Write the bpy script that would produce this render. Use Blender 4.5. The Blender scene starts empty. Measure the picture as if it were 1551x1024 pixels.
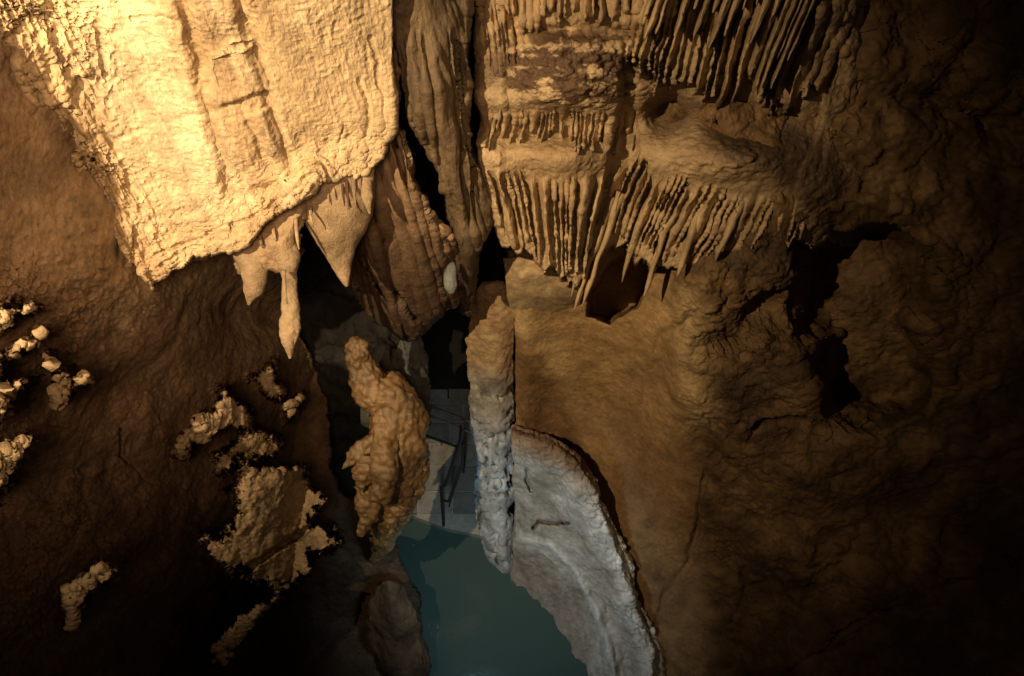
import bpy, math, random
import numpy as np
random.seed(7)
S = bpy.context.scene
COL = S.collection

# ------------------------------------------------------------------ camera, world, lamps, exposure
CAM_H = 8.0
PITCH = math.radians(56.4)          # degrees below the horizontal
FPX = 1034.0                        # focal length in photo pixels (photo 1551 x 1024)
cam = bpy.data.cameras.new('camera'); camo = bpy.data.objects.new('camera', cam); COL.objects.link(camo)
camo.location = (0, 0, CAM_H); camo.rotation_euler = (math.radians(90) - PITCH, 0, 0)
cam.sensor_width = 36.0; cam.lens = 36.0 * FPX / 1551.0
cam.clip_start = 0.05; cam.clip_end = 200
S.camera = camo

world = bpy.data.worlds.new('World'); S.world = world; world.use_nodes = True
bg = world.node_tree.nodes['Background']
bg.inputs[0].default_value = (0.9, 0.62, 0.42, 1); bg.inputs[1].default_value = 0.025

LAMP = np.array((-2.15, 0.15, 8.7))
def lamp(name, kind, loc, target, power, color, **kw):
    l = bpy.data.lights.new(name, kind); o = bpy.data.objects.new(name, l); COL.objects.link(o)
    o.location = loc; l.energy = power; l.color = color
    from mathutils import Vector
    o.rotation_euler = (Vector(target) - Vector(loc)).to_track_quat('-Z', 'Y').to_euler()
    for k, v in kw.items(): setattr(l, k, v)
    return o
lamp('cave_floodlight', 'SPOT', LAMP, (-1.15, 2.2, 5.9), 1500, (1.0, 0.74, 0.43),
     spot_size=math.radians(69), spot_blend=1.0, shadow_soft_size=0.02)
lamp('cave_fill_light', 'SPOT', (-0.3, -0.7, 9.0), (-1.9, 2.45, 6.2), 680, (1.0, 0.66, 0.38),
     spot_size=math.radians(66), spot_blend=1.0, shadow_soft_size=0.6)
lamp('pool_light', 'SPOT', (-0.5, 1.0, 2.95), (0.0, 2.3, 0.0), 115, (0.58, 0.84, 1.0),
     spot_size=math.radians(92), spot_blend=.9, shadow_soft_size=0.15)

S.view_settings.view_transform = 'Standard'; S.view_settings.look = 'None'
S.view_settings.exposure = 0.0; S.view_settings.gamma = 1.0
S.view_settings.use_curve_mapping = False
S.render.engine = 'CYCLES'
S.cycles.max_bounces = 4; S.cycles.diffuse_bounces = 3; S.cycles.glossy_bounces = 2
S.cycles.use_denoising = True

# ------------------------------------------------------------------ numeric helpers
CP, SP = math.cos(PITCH), math.sin(PITCH)
def W(px, py, z):
    """photo pixel + distance along the optical axis -> world point"""
    a = (np.asarray(px, float) - 775.5) / FPX; b = (512 - np.asarray(py, float)) / FPX; z = np.asarray(z, float)
    return np.stack([a * z, z * (CP + b * SP), CAM_H + z * (-SP + b * CP)], -1)

def _hash(ix, iy, iz, s):
    with np.errstate(over='ignore'):
        h = (ix.astype(np.uint32) * np.uint32(374761393) + iy.astype(np.uint32) * np.uint32(668265263)
             + iz.astype(np.uint32) * np.uint32(2147483647) + np.uint32((s * 974634777 + 12345) & 0xffffffff))
        h = (h ^ (h >> np.uint32(13))) * np.uint32(1274126177)
        h = (h ^ (h >> np.uint32(16))) * np.uint32(2246822519)
        h = h ^ (h >> np.uint32(13))
    return h.astype(np.float64) / 4294967295.0
def vnoise(p, s=0):
    i = np.floor(p).astype(np.int64); f = p - i; f = f * f * f * (f * (f * 6 - 15) + 10)
    ix, iy, iz = i[..., 0], i[..., 1], i[..., 2]; out = 0
    for dx in (0, 1):
        wx = f[..., 0] if dx else 1 - f[..., 0]
        for dy in (0, 1):
            wy = f[..., 1] if dy else 1 - f[..., 1]
            for dz in (0, 1):
                wz = f[..., 2] if dz else 1 - f[..., 2]
                out = out + wx * wy * wz * _hash(ix + dx, iy + dy, iz + dz, s)
    return out * 2 - 1
def fbm(p, scale=1.0, octs=4, s=0, gain=0.5, ridged=False, stretch=(1, 1, 1)):
    p = p * np.array(stretch) * scale; a = 1.0; t = 0; n = 0
    for k in range(octs):
        v = vnoise(p + 17.3 * k, s + k)
        if ridged: v = 1 - 2 * np.abs(v)
        t = t + a * v; n += a; a *= gain; p = p * 2.03
    return t / n
def cells(p, scale, s=0):
    """distance to the nearest jittered cell point, 0..~1"""
    p = p * scale; i = np.floor(p).astype(np.int64); best = np.full(p.shape[:-1], 9.0)
    for dx in (-1, 0, 1):
        for dy in (-1, 0, 1):
            for dz in (-1, 0, 1):
                c = [i[..., 0] + dx, i[..., 1] + dy, i[..., 2] + dz]
                d = sum((c[k] + _hash(c[0], c[1], c[2], s + 11 * k) - p[..., k]) ** 2 for k in range(3))
                best = np.minimum(best, d)
    return np.sqrt(best)
def sm(a, b, x):
    t = np.clip((x - a) / (b - a), 0, 1); return t * t * (3 - 2 * t)
def polyd(px, py, pts, closed=False):
    """distance in photo pixels to a polyline, and side sign (+ right of travel)"""
    best = np.full(np.shape(px), 1e9); sgn = np.zeros(np.shape(px))
    n = len(pts)
    for k in range(n if closed else n - 1):
        (x0, y0), (x1, y1) = pts[k], pts[(k + 1) % n]
        vx, vy = x1 - x0, y1 - y0; L2 = vx * vx + vy * vy + 1e-9
        t = np.clip(((px - x0) * vx + (py - y0) * vy) / L2, 0, 1)
        dx, dy = px - x0 - t * vx, py - y0 - t * vy; d = np.hypot(dx, dy)
        m = d < best; best = np.where(m, d, best); sgn = np.where(m, np.sign(vx * dy - vy * dx), sgn)
    return best, sgn
def poly_in(px, py, pts):
    """signed distance, positive inside"""
    d, _ = polyd(px, py, pts, True); ins = np.zeros(np.shape(px), bool); n = len(pts)
    for k in range(n):
        (x0, y0), (x1, y1) = pts[k], pts[(k + 1) % n]
        if y0 == y1: continue
        c = ((y0 > py) != (y1 > py)) & (px < (x1 - x0) * (py - y0) / (y1 - y0) + x0); ins ^= c
    return np.where(ins, d, -d)
def blob(px, py, cx, cy, rx, ry, rot=0):
    c, s = math.cos(math.radians(rot)), math.sin(math.radians(rot)); dx, dy = px - cx, py - cy
    return np.exp(-(((dx * c + dy * s) / rx) ** 2 + ((-dx * s + dy * c) / ry) ** 2))
def catmull(A, n):
    """A: (k, ..., c) control rows -> n samples along axis 0"""
    k = A.shape[0]
    t = np.linspace(0, k - 1, n); i = np.minimum(t.astype(int), k - 2); f = t - i
    if k == 2:
        f = f.reshape((-1,) + (1,) * (A.ndim - 1)); return A[i] * (1 - f) + A[i + 1] * f
    P = np.concatenate([2 * A[:1] - A[1:2], A, 2 * A[-1:] - A[-2:-1]], 0)
    f = f.reshape((-1,) + (1,) * (A.ndim - 1))
    p0, p1, p2, p3 = P[i], P[i + 1], P[i + 2], P[i + 3]
    return 0.5 * (2 * p1 + (p2 - p0) * f + (2 * p0 - 5 * p1 + 4 * p2 - p3) * f * f + (3 * p1 - p0 - 3 * p2 + p3) * f ** 3)
def normals(V):
    du = np.gradient(V, axis=0); dv = np.gradient(V, axis=1); n = np.cross(du, dv)
    n /= np.linalg.norm(n, axis=-1, keepdims=True) + 1e-12
    tocam = np.array((0, 0, CAM_H)) - V
    # one orientation for the whole sheet
    if (n * tocam).sum(-1).mean() < 0: n = -n
    return n
def nz(px, py, sc, s=0, octs=4, **k):
    return fbm(np.stack([px, py, 0 * px], -1), 1.0 / sc, octs, s, **k)

def ribs(u, py, seed, width, u0, u1, ytop, yend, amp, jag, recess=0.0, grow=30):
    """fused flutes: u runs across them; ytop / yend may be arrays; returns a depth offset"""
    rnd = np.random.RandomState(seed); w = np.clip(rnd.lognormal(-.02, .48, int((u1 - u0) / width) + 12), .62, 2.6) * width
    e = u0 + np.concatenate([[0], np.cumsum(w)]); n = len(w)
    k = np.clip(np.searchsorted(e, u, side='right') - 1, 0, n - 1); s_ = np.clip(2 * (u - e[k]) / w[k] - 1, -1, 1)
    A = rnd.uniform(.5, 1.4, n)[k] * amp; J = rnd.uniform(-1, .6, n)[k] * jag
    prof = np.cos(s_ * math.pi / 2)
    tip = yend + J - jag * .9 * np.abs(s_) ** 1.3
    on = sm(ytop + J * .3, ytop + J * .3 + grow, py) * sm(tip + 3, tip - 2, py)
    G = np.where(rnd.rand(n + 1) < .3, rnd.uniform(.3, 1.6, n + 1), 0) * amp * 1.1
    deep = G[k] * sm(-.45, -1, s_) + G[k + 1] * sm(.45, 1, s_)
    return (deep * sm(.15, .6, (py - ytop) / np.maximum(yend - ytop, 1)) - A * (prof - .55)) * on * sm(u0 - 8, u0 + 14, u) * sm(u1 + 8, u1 - 14, u) + recess * sm(tip - 2, tip + 4, py) * sm(u0 - 4, u0 + 8, u) * sm(u1 + 4, u1 - 8, u)

# ------------------------------------------------------------------ objects
def mesh_grid(name, V, mat, col=None, parent=None, wrap=False):
    nu, nv = V.shape[:2]
    idx = np.arange(nu * nv).reshape(nu, nv)
    if wrap: idx = np.concatenate([idx, idx[:, :1]], 1)
    q = np.stack([idx[:-1, :-1], idx[1:, :-1], idx[1:, 1:], idx[:-1, 1:]], -1).reshape(-1, 4)
    me = bpy.data.meshes.new(name)
    me.vertices.add(nu * nv); me.vertices.foreach_set('co', V.reshape(-1).astype(np.float32))
    me.loops.add(q.size); me.loops.foreach_set('vertex_index', q.reshape(-1).astype(np.int32))
    me.polygons.add(len(q)); me.polygons.foreach_set('loop_start', np.arange(0, q.size, 4, dtype=np.int32))
    me.polygons.foreach_set('loop_total', np.full(len(q), 4, np.int32))
    me.polygons.foreach_set('use_smooth', np.ones(len(q), bool))
    me.update(calc_edges=True)
    a = me.color_attributes.new('col', 'FLOAT_COLOR', 'POINT')
    c = np.ones((nu * nv, 4), np.float32)
    c[:, :3] = (0.35, 0.25, 0.15) if col is None else np.asarray(col).reshape(-1, 3)
    a.data.foreach_set('color', c.reshape(-1))
    o = bpy.data.objects.new(name, me); COL.objects.link(o); me.materials.append(mat)
    if parent is not None: o.parent = parent
    return o
def tag(o, label=None, cat=None, group=None, kind=None):
    for k, v in (('label', label), ('category', cat), ('group', group), ('kind', kind)):
        if v: o[k] = v
    return o
def empty(name, loc):
    o = bpy.data.objects.new(name, None); COL.objects.link(o); o.location = loc; o.empty_display_size = .1
    return o
def under(o, root):
    o.parent = root; o.matrix_parent_inverse.identity(); o.location = tuple(-x for x in root.location)
    return o

def sheet(name, ctrl, mat, step=2.0, zfn=None, edge=0.0, edge_sides='', roll='', back=0.6, round_=0.10,
          disp=None, colfn=None, seed=0, parent=None, n=None):
    """ctrl: rows of (px, py, z).  Dense surface in the world, ragged and rolled-back edges, displaced along its normals."""
    A = np.array(ctrl, float)
    if n is None:
        du = np.hypot(*(np.diff(A[..., :2], axis=0).transpose(2, 0, 1))).sum(0).max()
        dv = np.hypot(*(np.diff(A[..., :2], axis=1).transpose(2, 0, 1))).sum(1).max()
        n = (max(8, int(du / step)), max(8, int(dv / step)))
    D = catmull(A, n[0]); D = catmull(D.transpose(1, 0, 2), n[1]).transpose(1, 0, 2)
    px, py, z = D[..., 0].copy(), D[..., 1].copy(), D[..., 2].copy()
    U = np.linspace(0, 1, n[0])[:, None] * np.ones((1, n[1])); V_ = np.linspace(0, 1, n[1])[None, :] * np.ones((n[0], 1))
    if edge:
        w = np.zeros_like(px)
        if 'b' in edge_sides: w = np.maximum(w, sm(0.6, 1, U))
        if 't' in edge_sides: w = np.maximum(w, sm(0.4, 0, U))
        if 'l' in edge_sides: w = np.maximum(w, sm(0.4, 0, V_))
        if 'r' in edge_sides: w = np.maximum(w, sm(0.6, 1, V_))
        px = px + edge * w * nz(D[..., 0], D[..., 1], 45, seed + 5, 5, gain=.6)
        py = py + edge * w * nz(D[..., 0], D[..., 1], 45, seed + 9, 5, gain=.6)
    if zfn is not None: z = zfn(px, py, z, U, V_)
    # rolled edges: continue backwards, away from the viewer side, as the flank of the rock
    def ext(px, py, z, axis, end):
        def tk(a, i): return np.take(a, [i], axis=axis)
        e, i2 = (-1, -12) if end else (0, 11)
        ex, ey, ez = tk(px, e), tk(py, e), tk(z, e)
        ix, iy = tk(px, i2), tk(py, i2)
        ln = np.hypot(ex - ix, ey - iy) + 1e-6; ux, uy = (ex - ix) / ln, (ey - iy) / ln
        px2, py2, z2 = [], [], []
        K = 10
        for k in range(1, K + 1):
            a = k / K * math.pi / 2
            out = round_ * FPX / ez * math.sin(a) * .35; bk = round_ * (1 - math.cos(a))
            px2.append(ex + ux * out); py2.append(ey + uy * out); z2.append(ez + bk)
        for k in range(1, 9):
            f = k / 8
            px2.append(px2[K - 1] - ux * 18 * f * f); py2.append(py2[K - 1] - uy * 18 * f * f); z2.append(z2[K - 1] + back * f)
        if not end: px2.reverse(); py2.reverse(); z2.reverse()
        cat = lambda a, L: np.concatenate([a] + L if end else L + [a], axis)
        return cat(px, px2), cat(py, py2), cat(z, z2)
    if 't' in roll: px, py, z = ext(px, py, z, 0, False)
    if 'b' in roll: px, py, z = ext(px, py, z, 0, True)
    if 'l' in roll: px, py, z = ext(px, py, z, 1, False)
    if 'r' in roll: px, py, z = ext(px, py, z, 1, True)
    P = W(px, py, z)
    if disp is not None:
        N = normals(P); P = P + N * disp(px, py, P)[..., None]
    col = colfn(px, py, P) if colfn else None
    return mesh_grid(name, P, mat, col, parent)

def C(*a): return np.array(a, float)
def mixc(a, b, t):
    return a * (1 - t[..., None]) + b * t[..., None]

# ------------------------------------------------------------------ materials
def rock(name, rough=0.6, bump=0.35, scale=1.0, spec=0.35, grain=60, contrast=0.35, coat=0.0, st=1.0):
    m = bpy.data.materials.new(name); m.use_nodes = True; nt = m.node_tree; N = nt.nodes; L = nt.links
    b = N['Principled BSDF']; b.inputs['Specular IOR Level'].default_value = spec
    at = N.new('ShaderNodeAttribute'); at.attribute_name = 'col'
    tc = N.new('ShaderNodeTexCoord')
    mp = N.new('ShaderNodeMapping'); mp.inputs['Scale'].default_value = (1, 1, st); L.new(tc.outputs['Object'], mp.inputs['Vector'])
    def noise(sc, det, rg=.6, dist=0.0):
        n = N.new('ShaderNodeTexNoise'); n.inputs['Scale'].default_value = sc; n.inputs['Detail'].default_value = det
        n.inputs['Roughness'].default_value = rg; n.inputs['Distortion'].default_value = dist
        L.new(mp.outputs[0], n.inputs['Vector']); return n
    n1 = noise(5 * scale, 8, .65, .4); n2 = noise(26 * scale, 6, .7); n3 = noise(grain * scale, 5, .75)
    mr = N.new('ShaderNodeMapRange'); mr.inputs[1].default_value = .3; mr.inputs[2].default_value = .7
    mr.inputs[3].default_value = 1 - contrast; mr.inputs[4].default_value = 1 + contrast * .6
    L.new(n1.outputs[0], mr.inputs[0])
    mr2 = N.new('ShaderNodeMapRange'); mr2.inputs[1].default_value = .3; mr2.inputs[2].default_value = .7
    mr2.inputs[3].default_value = 1 - contrast * .7; mr2.inputs[4].default_value = 1 + contrast * .5
    L.new(n2.outputs[0], mr2.inputs[0])
    mu = N.new('ShaderNodeMath'); mu.operation = 'MULTIPLY'; L.new(mr.outputs[0], mu.inputs[0]); L.new(mr2.outputs[0], mu.inputs[1])
    vm = N.new('ShaderNodeVectorMath'); vm.operation = 'SCALE'; L.new(at.outputs['Color'], vm.inputs[0]); L.new(mu.outputs[0], vm.inputs['Scale'])
    L.new(vm.outputs[0], b.inputs['Base Color'])
    r = N.new('ShaderNodeMapRange'); r.inputs[1].default_value = .35; r.inputs[2].default_value = .65
    r.inputs[3].default_value = max(.12, rough - .2); r.inputs[4].default_value = min(1, rough + .2)
    L.new(n2.outputs[0], r.inputs[0]); L.new(r.outputs[0], b.inputs['Roughness'])
    b1 = N.new('ShaderNodeBump'); b1.inputs['Strength'].default_value = bump; b1.inputs['Distance'].default_value = .02
    L.new(n3.outputs[0], b1.inputs['Height'])
    b2 = N.new('ShaderNodeBump'); b2.inputs['Strength'].default_value = bump; b2.inputs['Distance'].default_value = .05
    L.new(n2.outputs[0], b2.inputs['Height']); L.new(b1.outputs[0], b2.inputs['Normal'])
    L.new(b2.outputs[0], b.inputs['Normal'])
    if coat: b.inputs['Coat Weight'].default_value = coat; b.inputs['Coat Roughness'].default_value = .22; L.new(b2.outputs[0], b.inputs['Coat Normal'])
    return m
M_dry = rock('dry_limestone', rough=.85, bump=.4, spec=.15, contrast=.34, grain=90, st=.35)
M_wall = rock('dull_cave_rock', rough=.8, bump=.45, spec=.2, contrast=.45)
M_wet = rock('wet_flowstone', rough=.48, bump=.5, spec=.45, contrast=.3, coat=.14, grain=95, st=.6)
M_smooth = rock('smooth_wall_rock', rough=.75, bump=.3, spec=.25, contrast=.42)
M_pale = rock('pale_calcite_crust', rough=.7, bump=.5, spec=.3, contrast=.35)

# ------------------------------------------------------------------ plane of the grazing floodlight along the left wall
A_ = W(0, 30, 2.5); B_ = W(232, 430, 3.72)
_n = np.cross(A_ - LAMP, B_ - LAMP); _n /= np.linalg.norm(_n)
def z_graze(px, py):
    d = W(px, py, 1.0) - np.array((0, 0, CAM_H)); den = (d * _n).sum(-1)
    num = ((LAMP - np.array((0, 0, CAM_H))) * _n).sum()
    z = num / np.where(np.abs(den) < 1e-4, 1e-4, den)
    return np.where((z < 0) | (z > 30), 30, z)

# ================================================================== SETTING
# ---- far rock of the shaft behind everything
def d_far(px, py, P): return .35 * fbm(P, 1.1, 5, 3) + .08 * fbm(P, 6, 3, 8, ridged=True)
def c_far(px, py, P):
    c = mixc(C(.03, .027, .025), C(.06, .056, .052), sm(-.4, .5, fbm(P, 2.5, 4, 4)))
    return c
tag(sheet('cave_wall', [[(x, y, z) for x, z in ((-300, 8.5), (150, 8.5), (420, 7.6), (540, 7.4), (600, 7.9), (655, 9.6), (720, 9.8), (800, 8.6), (1200, 8.6), (1800, 8.6))]
                        for y in (-500, -200, 0, 200, 400)] +
          [[(x, y, z) for x, z in ((-300, 8.2), (150, 8.2), (420, 7.0), (540, 6.9), (600, 7.3), (655, 10.5), (720, 10.5), (800, 8.6), (1200, 8.6), (1800, 8.6))]
                        for y in (500, 580)] +
          [[(x, 720, z) for x, z in ((-300, 8.2), (150, 8.2), (420, 7.6), (540, 8.0), (600, 8.6), (655, 10.9), (720, 10.9), (800, 9.6), (1200, 9.6), (1800, 9.6))]],
          M_wall, step=6, disp=d_far, colfn=c_far), 'dark rock at the back of the shaft', kind='structure')

# ---- left wall: lies just out of the grazing light; only what stands proud of it is lit
LIT = [  # outlines of knobs and blocks that reach into the light
    [(262, 690), (268, 660), (300, 632), (322, 628), (335, 580), (352, 590), (360, 610), (382, 618), (386, 648), (372, 660), (345, 650), (320, 662), (290, 668), (285, 690)],
    [(330, 690), (350, 668), (370, 655), (392, 648), (425, 668), (420, 682), (390, 700), (372, 692), (345, 716), (332, 710)],
    [(386, 575), (400, 550), (418, 545), (424, 575), (432, 606), (455, 598), (458, 615), (440, 636), (425, 612), (402, 600)],
    [(345, 742), (352, 712), (385, 702), (440, 702), (465, 712), (480, 745), (492, 765), (470, 770), (480, 792), (505, 805), (515, 822), (470, 845), (462, 862), (400, 893), (385, 888), (368, 866), (352, 868), (330, 850), (306, 815), (330, 808), (360, 800)],
    [(330, 1000), (326, 980), (345, 950), (380, 930), (408, 900), (440, 880), (425, 910), (400, 935), (372, 958), (350, 985), (342, 1010)],
    [(95, 905), (110, 890), (150, 858), (175, 862), (165, 880), (140, 892), (118, 912), (110, 945), (102, 930)],
    [(-40, 470), (0, 462), (35, 455), (60, 466), (48, 482), (30, 486), (22, 500), (0, 505), (-40, 515)],
    [(-40, 560), (-5, 548), (30, 516), (58, 502), (52, 516), (30, 530), (10, 548), (-10, 575)],
    [(66, 540), (76, 538), (84, 562), (78, 560), (66, 550)],
    [(84, 575), (96, 566), (108, 570), (130, 560), (132, 576), (112, 590), (100, 608), (88, 614), (86, 596), (94, 590)],
    [(0, 590), (20, 576), (32, 578), (18, 592)], [(-40, 600), (8, 602), (2, 630), (-40, 640)],
    [(-40, 740), (-40, 690), (0, 680), (20, 668), (40, 660), (34, 676), (22, 700), (0, 745), (-10, 760)],
]
PR = [(.12, .62), (.30, .85), (.30, .95), (.25, 1.7), (.5, 1.7), (.15, .5)] + [(.05, .16)] * 7   # how far each stands out, top and bottom
LITB = .06
def lit_mask(px, py, proud=False):
    m = np.full(np.shape(px), -1e3); pr = np.zeros(np.shape(px)); g = -1.0
    jx = px + 12 * nz(px, py, 26, 41, 6, gain=.75); jy = py + 12 * nz(px, py, 26, 47, 6, gain=.75)
    for q, (a, b) in zip(LIT, PR):
        d = poly_in(jx, jy, q); x0 = min(p[0] for p in q); x1 = max(p[0] for p in q)
        k = d > m; m = np.where(k, d, m); pr = np.where(k, a + (b - a) * np.clip((px - x0) / (x1 - x0), 0, 1), pr)
    n2 = nz(px, py, 22, 43, 6, gain=.75) * 26 - 1
    m = np.where(m > -22, m * .75 + n2 * sm(-22, -6, m) * sm(26, 6, m) * .8, m)
    return (m, pr) if proud else m
BLOCK = LIT[3]
def z_left(px, py, z, U, V_):
    g = z_graze(px, py)
    base = g + .15 + .45 * sm(430, 760, py)
    base = np.minimum(base, 6.9)
    shade_rid = sm(-560, -420, px) * sm(-170, -230, px)  # unseen ridge, shaped to hold the floodlight off the wall beyond
    # hollow below the hanging slab and the rounded shoulder right of it
    base += .55 * blob(px, py, 400, 470, 90, 50, 10) + .25 * blob(px, py, 250, 560, 150, 60, -30)
    base += .5 * sm(480, 560, px) * sm(560, 640, py) * (1 - sm(800, 850, py))
    base -= .22 * blob(px, py, 470, 610, 40, 70)
    base += .5 * sm(780, 1000, py) * sm(250, 450, px)
    base += (.03 + .15 * sm(380, 560, py) * sm(100, 260, px)) * nz(px, py, 120, 21, 3) + .06 * sm(140, -60, px)
    rough = sm(330, 520, py + .5 * px)
    base += .05 * rough * nz(px, py, 38, 28, 5, gain=.62) + .035 * rough * sm(.1, .5, nz(px, py, 60, 29, 4)) * nz(px * .6 + py * .5, py - px * .4, 12, 30, 3)
    base = base * (1 - shade_rid) + (g + .05 + .03 * nz(px, py, 26, 27, 4)) * shade_rid
    lit, pr = lit_mask(px, py, True)
    k = sm(-4, 3, lit)
    near = np.minimum(g, 6.9) - pr - .04 * sm(0, 25, lit)
    near = near + .014 * nz(px, py, 34, 25, 3) + .012 * nz(px, py, 9, 26, 3, ridged=True)
    # strata and ribs on the fallen block
    inb = sm(0, 8, poly_in(px, py, BLOCK))
    t = (px * -.35 + py * .93)
    near = near + inb * (.010 * np.abs(np.sin(px * .13 + py * .05 + 1.5 * nz(px, py, 60, 2, 2))) ** 3)
    dl, _ = polyd(px + 5 * nz(px, py, 20, 3, 3), py, [(372, 868), (410, 836), (450, 812), (478, 790)])
    near = near + .22 * sm(7, 1, dl) * inb
    out = base * (1 - k) + np.minimum(near, base - .02) * k
    # crack
    dc, _ = polyd(px, py, [(182, 650), (184, 690), (200, 705), (215, 725), (230, 735)])
    out = out + .05 * sm(4, 0, dc)
    return np.minimum(out, CAM_H / (SP - (512 - py) / FPX * CP) - .15)
def d_left(px, py, P):
    q = sm(-4, 4, lit_mask(px, py))
    shade_rid = sm(-560, -420, px) * sm(-170, -230, px)
    return (1 - shade_rid) * (.05 * fbm(P, 2.2, 4, 31) + (.007 + .015 * q) * fbm(P, 13, 4, 33, gain=.6) * 1.2 + .006 * fbm(P, 50, 2, 35))
def c_left(px, py, P):
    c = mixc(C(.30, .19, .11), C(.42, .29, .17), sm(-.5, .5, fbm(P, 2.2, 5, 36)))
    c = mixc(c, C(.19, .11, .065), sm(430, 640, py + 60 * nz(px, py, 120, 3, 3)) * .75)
    c = mixc(c, C(.07, .042, .025), sm(600, 860, py + 60 * nz(px, py, 120, 13, 3)) * .8)  # lower wall painted darker, standing in for the light missing there
    q = sm(-3, 6, lit_mask(px, py)); c = mixc(c, C(.50, .36, .21), q * .8)  # knobs in the floodlight also coloured paler, to look brighter lit
    return c
LW = [[(-260, -220, 1), (-60, -220, 1), (150, -220, 1), (330, -220, 1), (600, -220, 1)],
      [(-260, 0, 1), (-60, 0, 1), (150, 0, 1), (330, 0, 1), (560, 0, 1)],
      [(-260, 200, 1), (-60, 200, 1), (120, 200, 1), (300, 220, 1), (460, 260, 1)],
      [(-260, 400, 1), (-60, 400, 1), (120, 400, 1), (300, 400, 1), (430, 410, 1)],
      [(-260, 500, 1), (-60, 500, 1), (120, 500, 1), (300, 500, 1), (450, 510, 1)],
      [(-260, 620, 1), (-60, 620, 1), (120, 620, 1), (300, 620, 1), (492, 600, 1)],
      [(-260, 740, 1), (-60, 740, 1), (120, 740, 1), (300, 740, 1), (505, 730, 1)],
      [(-260, 830, 1), (-60, 830, 1), (120, 830, 1), (350, 830, 1), (592, 815, 1)],
      [(-260, 930, 1), (-60, 930, 1), (120, 930, 1), (350, 930, 1), (630, 925, 1)],
      [(-260, 1010, 1), (-60, 1010, 1), (120, 1010, 1), (350, 1010, 1), (645, 1000, 1)],
      [(-260, 1250, 1), (-60, 1250, 1), (120, 1250, 1), (350, 1250, 1), (670, 1200, 1)]]
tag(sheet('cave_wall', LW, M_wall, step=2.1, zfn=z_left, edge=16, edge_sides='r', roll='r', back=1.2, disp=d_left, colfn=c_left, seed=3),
    'dim brown left wall of the cave with knobs catching the light', kind='structure')

LX = [[(-1500, y, 1), (-900, y, 1), (-500, y, 1), (-256, y, 1)] for y in (-400, 0, 300, 600, 900, 1250)]
tag(sheet('cave_wall', LX, M_wall, step=9, zfn=z_left, disp=d_left, colfn=c_left), 'near end of the dim left wall, running on unseen, with a ridge added to cut off the floodlight', kind='structure')

# ---- right wall with the smooth hollow face below the draperies
def z_right(px, py, z, U, V_):
    j = nz(px, py, 90, 51, 4)
    smooth = sm(-30, 40, 1015 + .12 * (py - 450) - 30 * (py > 1e9) + 14 * j - px)         # left smooth face
    zz = z - .10 * (1 - smooth) + .11 * j * (1 - smooth)
    zz += .10 * (1 - smooth) * nz(px, py, 55, 53, 3, gain=.4)
    # concave conchoidal rings of the smooth face
    d = np.hypot((px - 700) * .9, (py - 760) * .62)
    d = d + 14 * nz(px, py, 90, 52, 3)
    zz += smooth * (-.22 * sm(140, 180, d) + .10 * sm(90, 135, d) + .03 * sm(5, 0, np.abs(d - 118)))
    zz += smooth * (.30 * blob(px, py, 870, 600, 110, 170) - .12 * blob(px, py, 800, 560, 22, 160))
    # seams
    for pts, w, dep in (([(1125, 640), (1075, 700), (1062, 760), (1050, 830), (1000, 920), (985, 960)], 8, .09),
                        ([(1551, 850), (1430, 885), (1330, 930), (1260, 975), (1180, 1024)], 5, .08),
                        ([(1050, 480), (1005, 505), (992, 560), (1010, 600)], 12, .05),
                        ([(1080, 640), (1130, 665), (1180, 640), (1240, 650)], 12, .18),
                        ([(1125, 860), (1130, 900), (1110, 930)], 8, .12)):
        dd, _ = polyd(px + 8 * nz(px, py, 25, 55, 3), py + 8 * nz(px, py, 25, 56, 3), pts); zz += dep * sm(w, 0, dd) * (.35 + .65 * sm(-.3, .4, nz(px, py, 50, 157, 3)))
    # dark hollows
    jx, jy = px + 22 * nz(px, py, 60, 57, 4), py + 22 * nz(px, py, 60, 58, 4)
    zz += 1.0 * sm(.2, .66, np.maximum(blob(jx, jy, 1308, 435, 100, 110), blob(jx, jy, 1322, 545, 88, 90)))
    zz += .30 * blob(jx, jy, 1150, 470, 70, 45) + .35 * blob(jx, jy, 1430, 170, 90, 30, 10) + .25 * blob(jx, jy, 1510, 230, 60, 60)
    zz += .35 * blob(jx, jy, 1235, 150, 40, 60) + .25 * blob(jx, jy, 1420, 800, 120, 60)
    zz -= .16 * blob(jx, jy, 1190, 840, 70, 45) + .12 * blob(jx, jy, 1040, 560, 40, 90) + .18 * blob(jx, jy, 1090, 430, 60, 40)
    zz += 1.1 * sm(-2, 8, poly_in(px + 5 * nz(px, py, 25, 159, 3), py + 5 * nz(px, py, 25, 160, 3), [(892, 440), (925, 395), (985, 360), (1002, 395), (966, 468), (925, 490), (888, 478)]))
    # short flutes at upper right, rows of small ribs
    rib = np.abs(nz(px * 1.6 - py * .7, (py + px * .4) * .45, 18, 59, 3))
    zz += .07 * rib * (blob(px, py, 1500, 160, 110, 90) + blob(px, py, 1400, 370, 110, 60, 35) + blob(px, py, 1120, 520, 50, 40))
    return zz
def d_right(px, py, P):
    r = sm(-20, 60, px - 1000 - .12 * (py - 450))
    return r * (.10 * fbm(P, 2.0, 3, 61, gain=.45) + .035 * fbm(P, 5, 4, 62, gain=.6) + .034 * fbm(P, 13, 6, 63, gain=.75) + .006 * fbm(P, 26, 3, 65)) + (1 - r) * .014 * fbm(P, 7, 6, 66, gain=.62)
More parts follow.
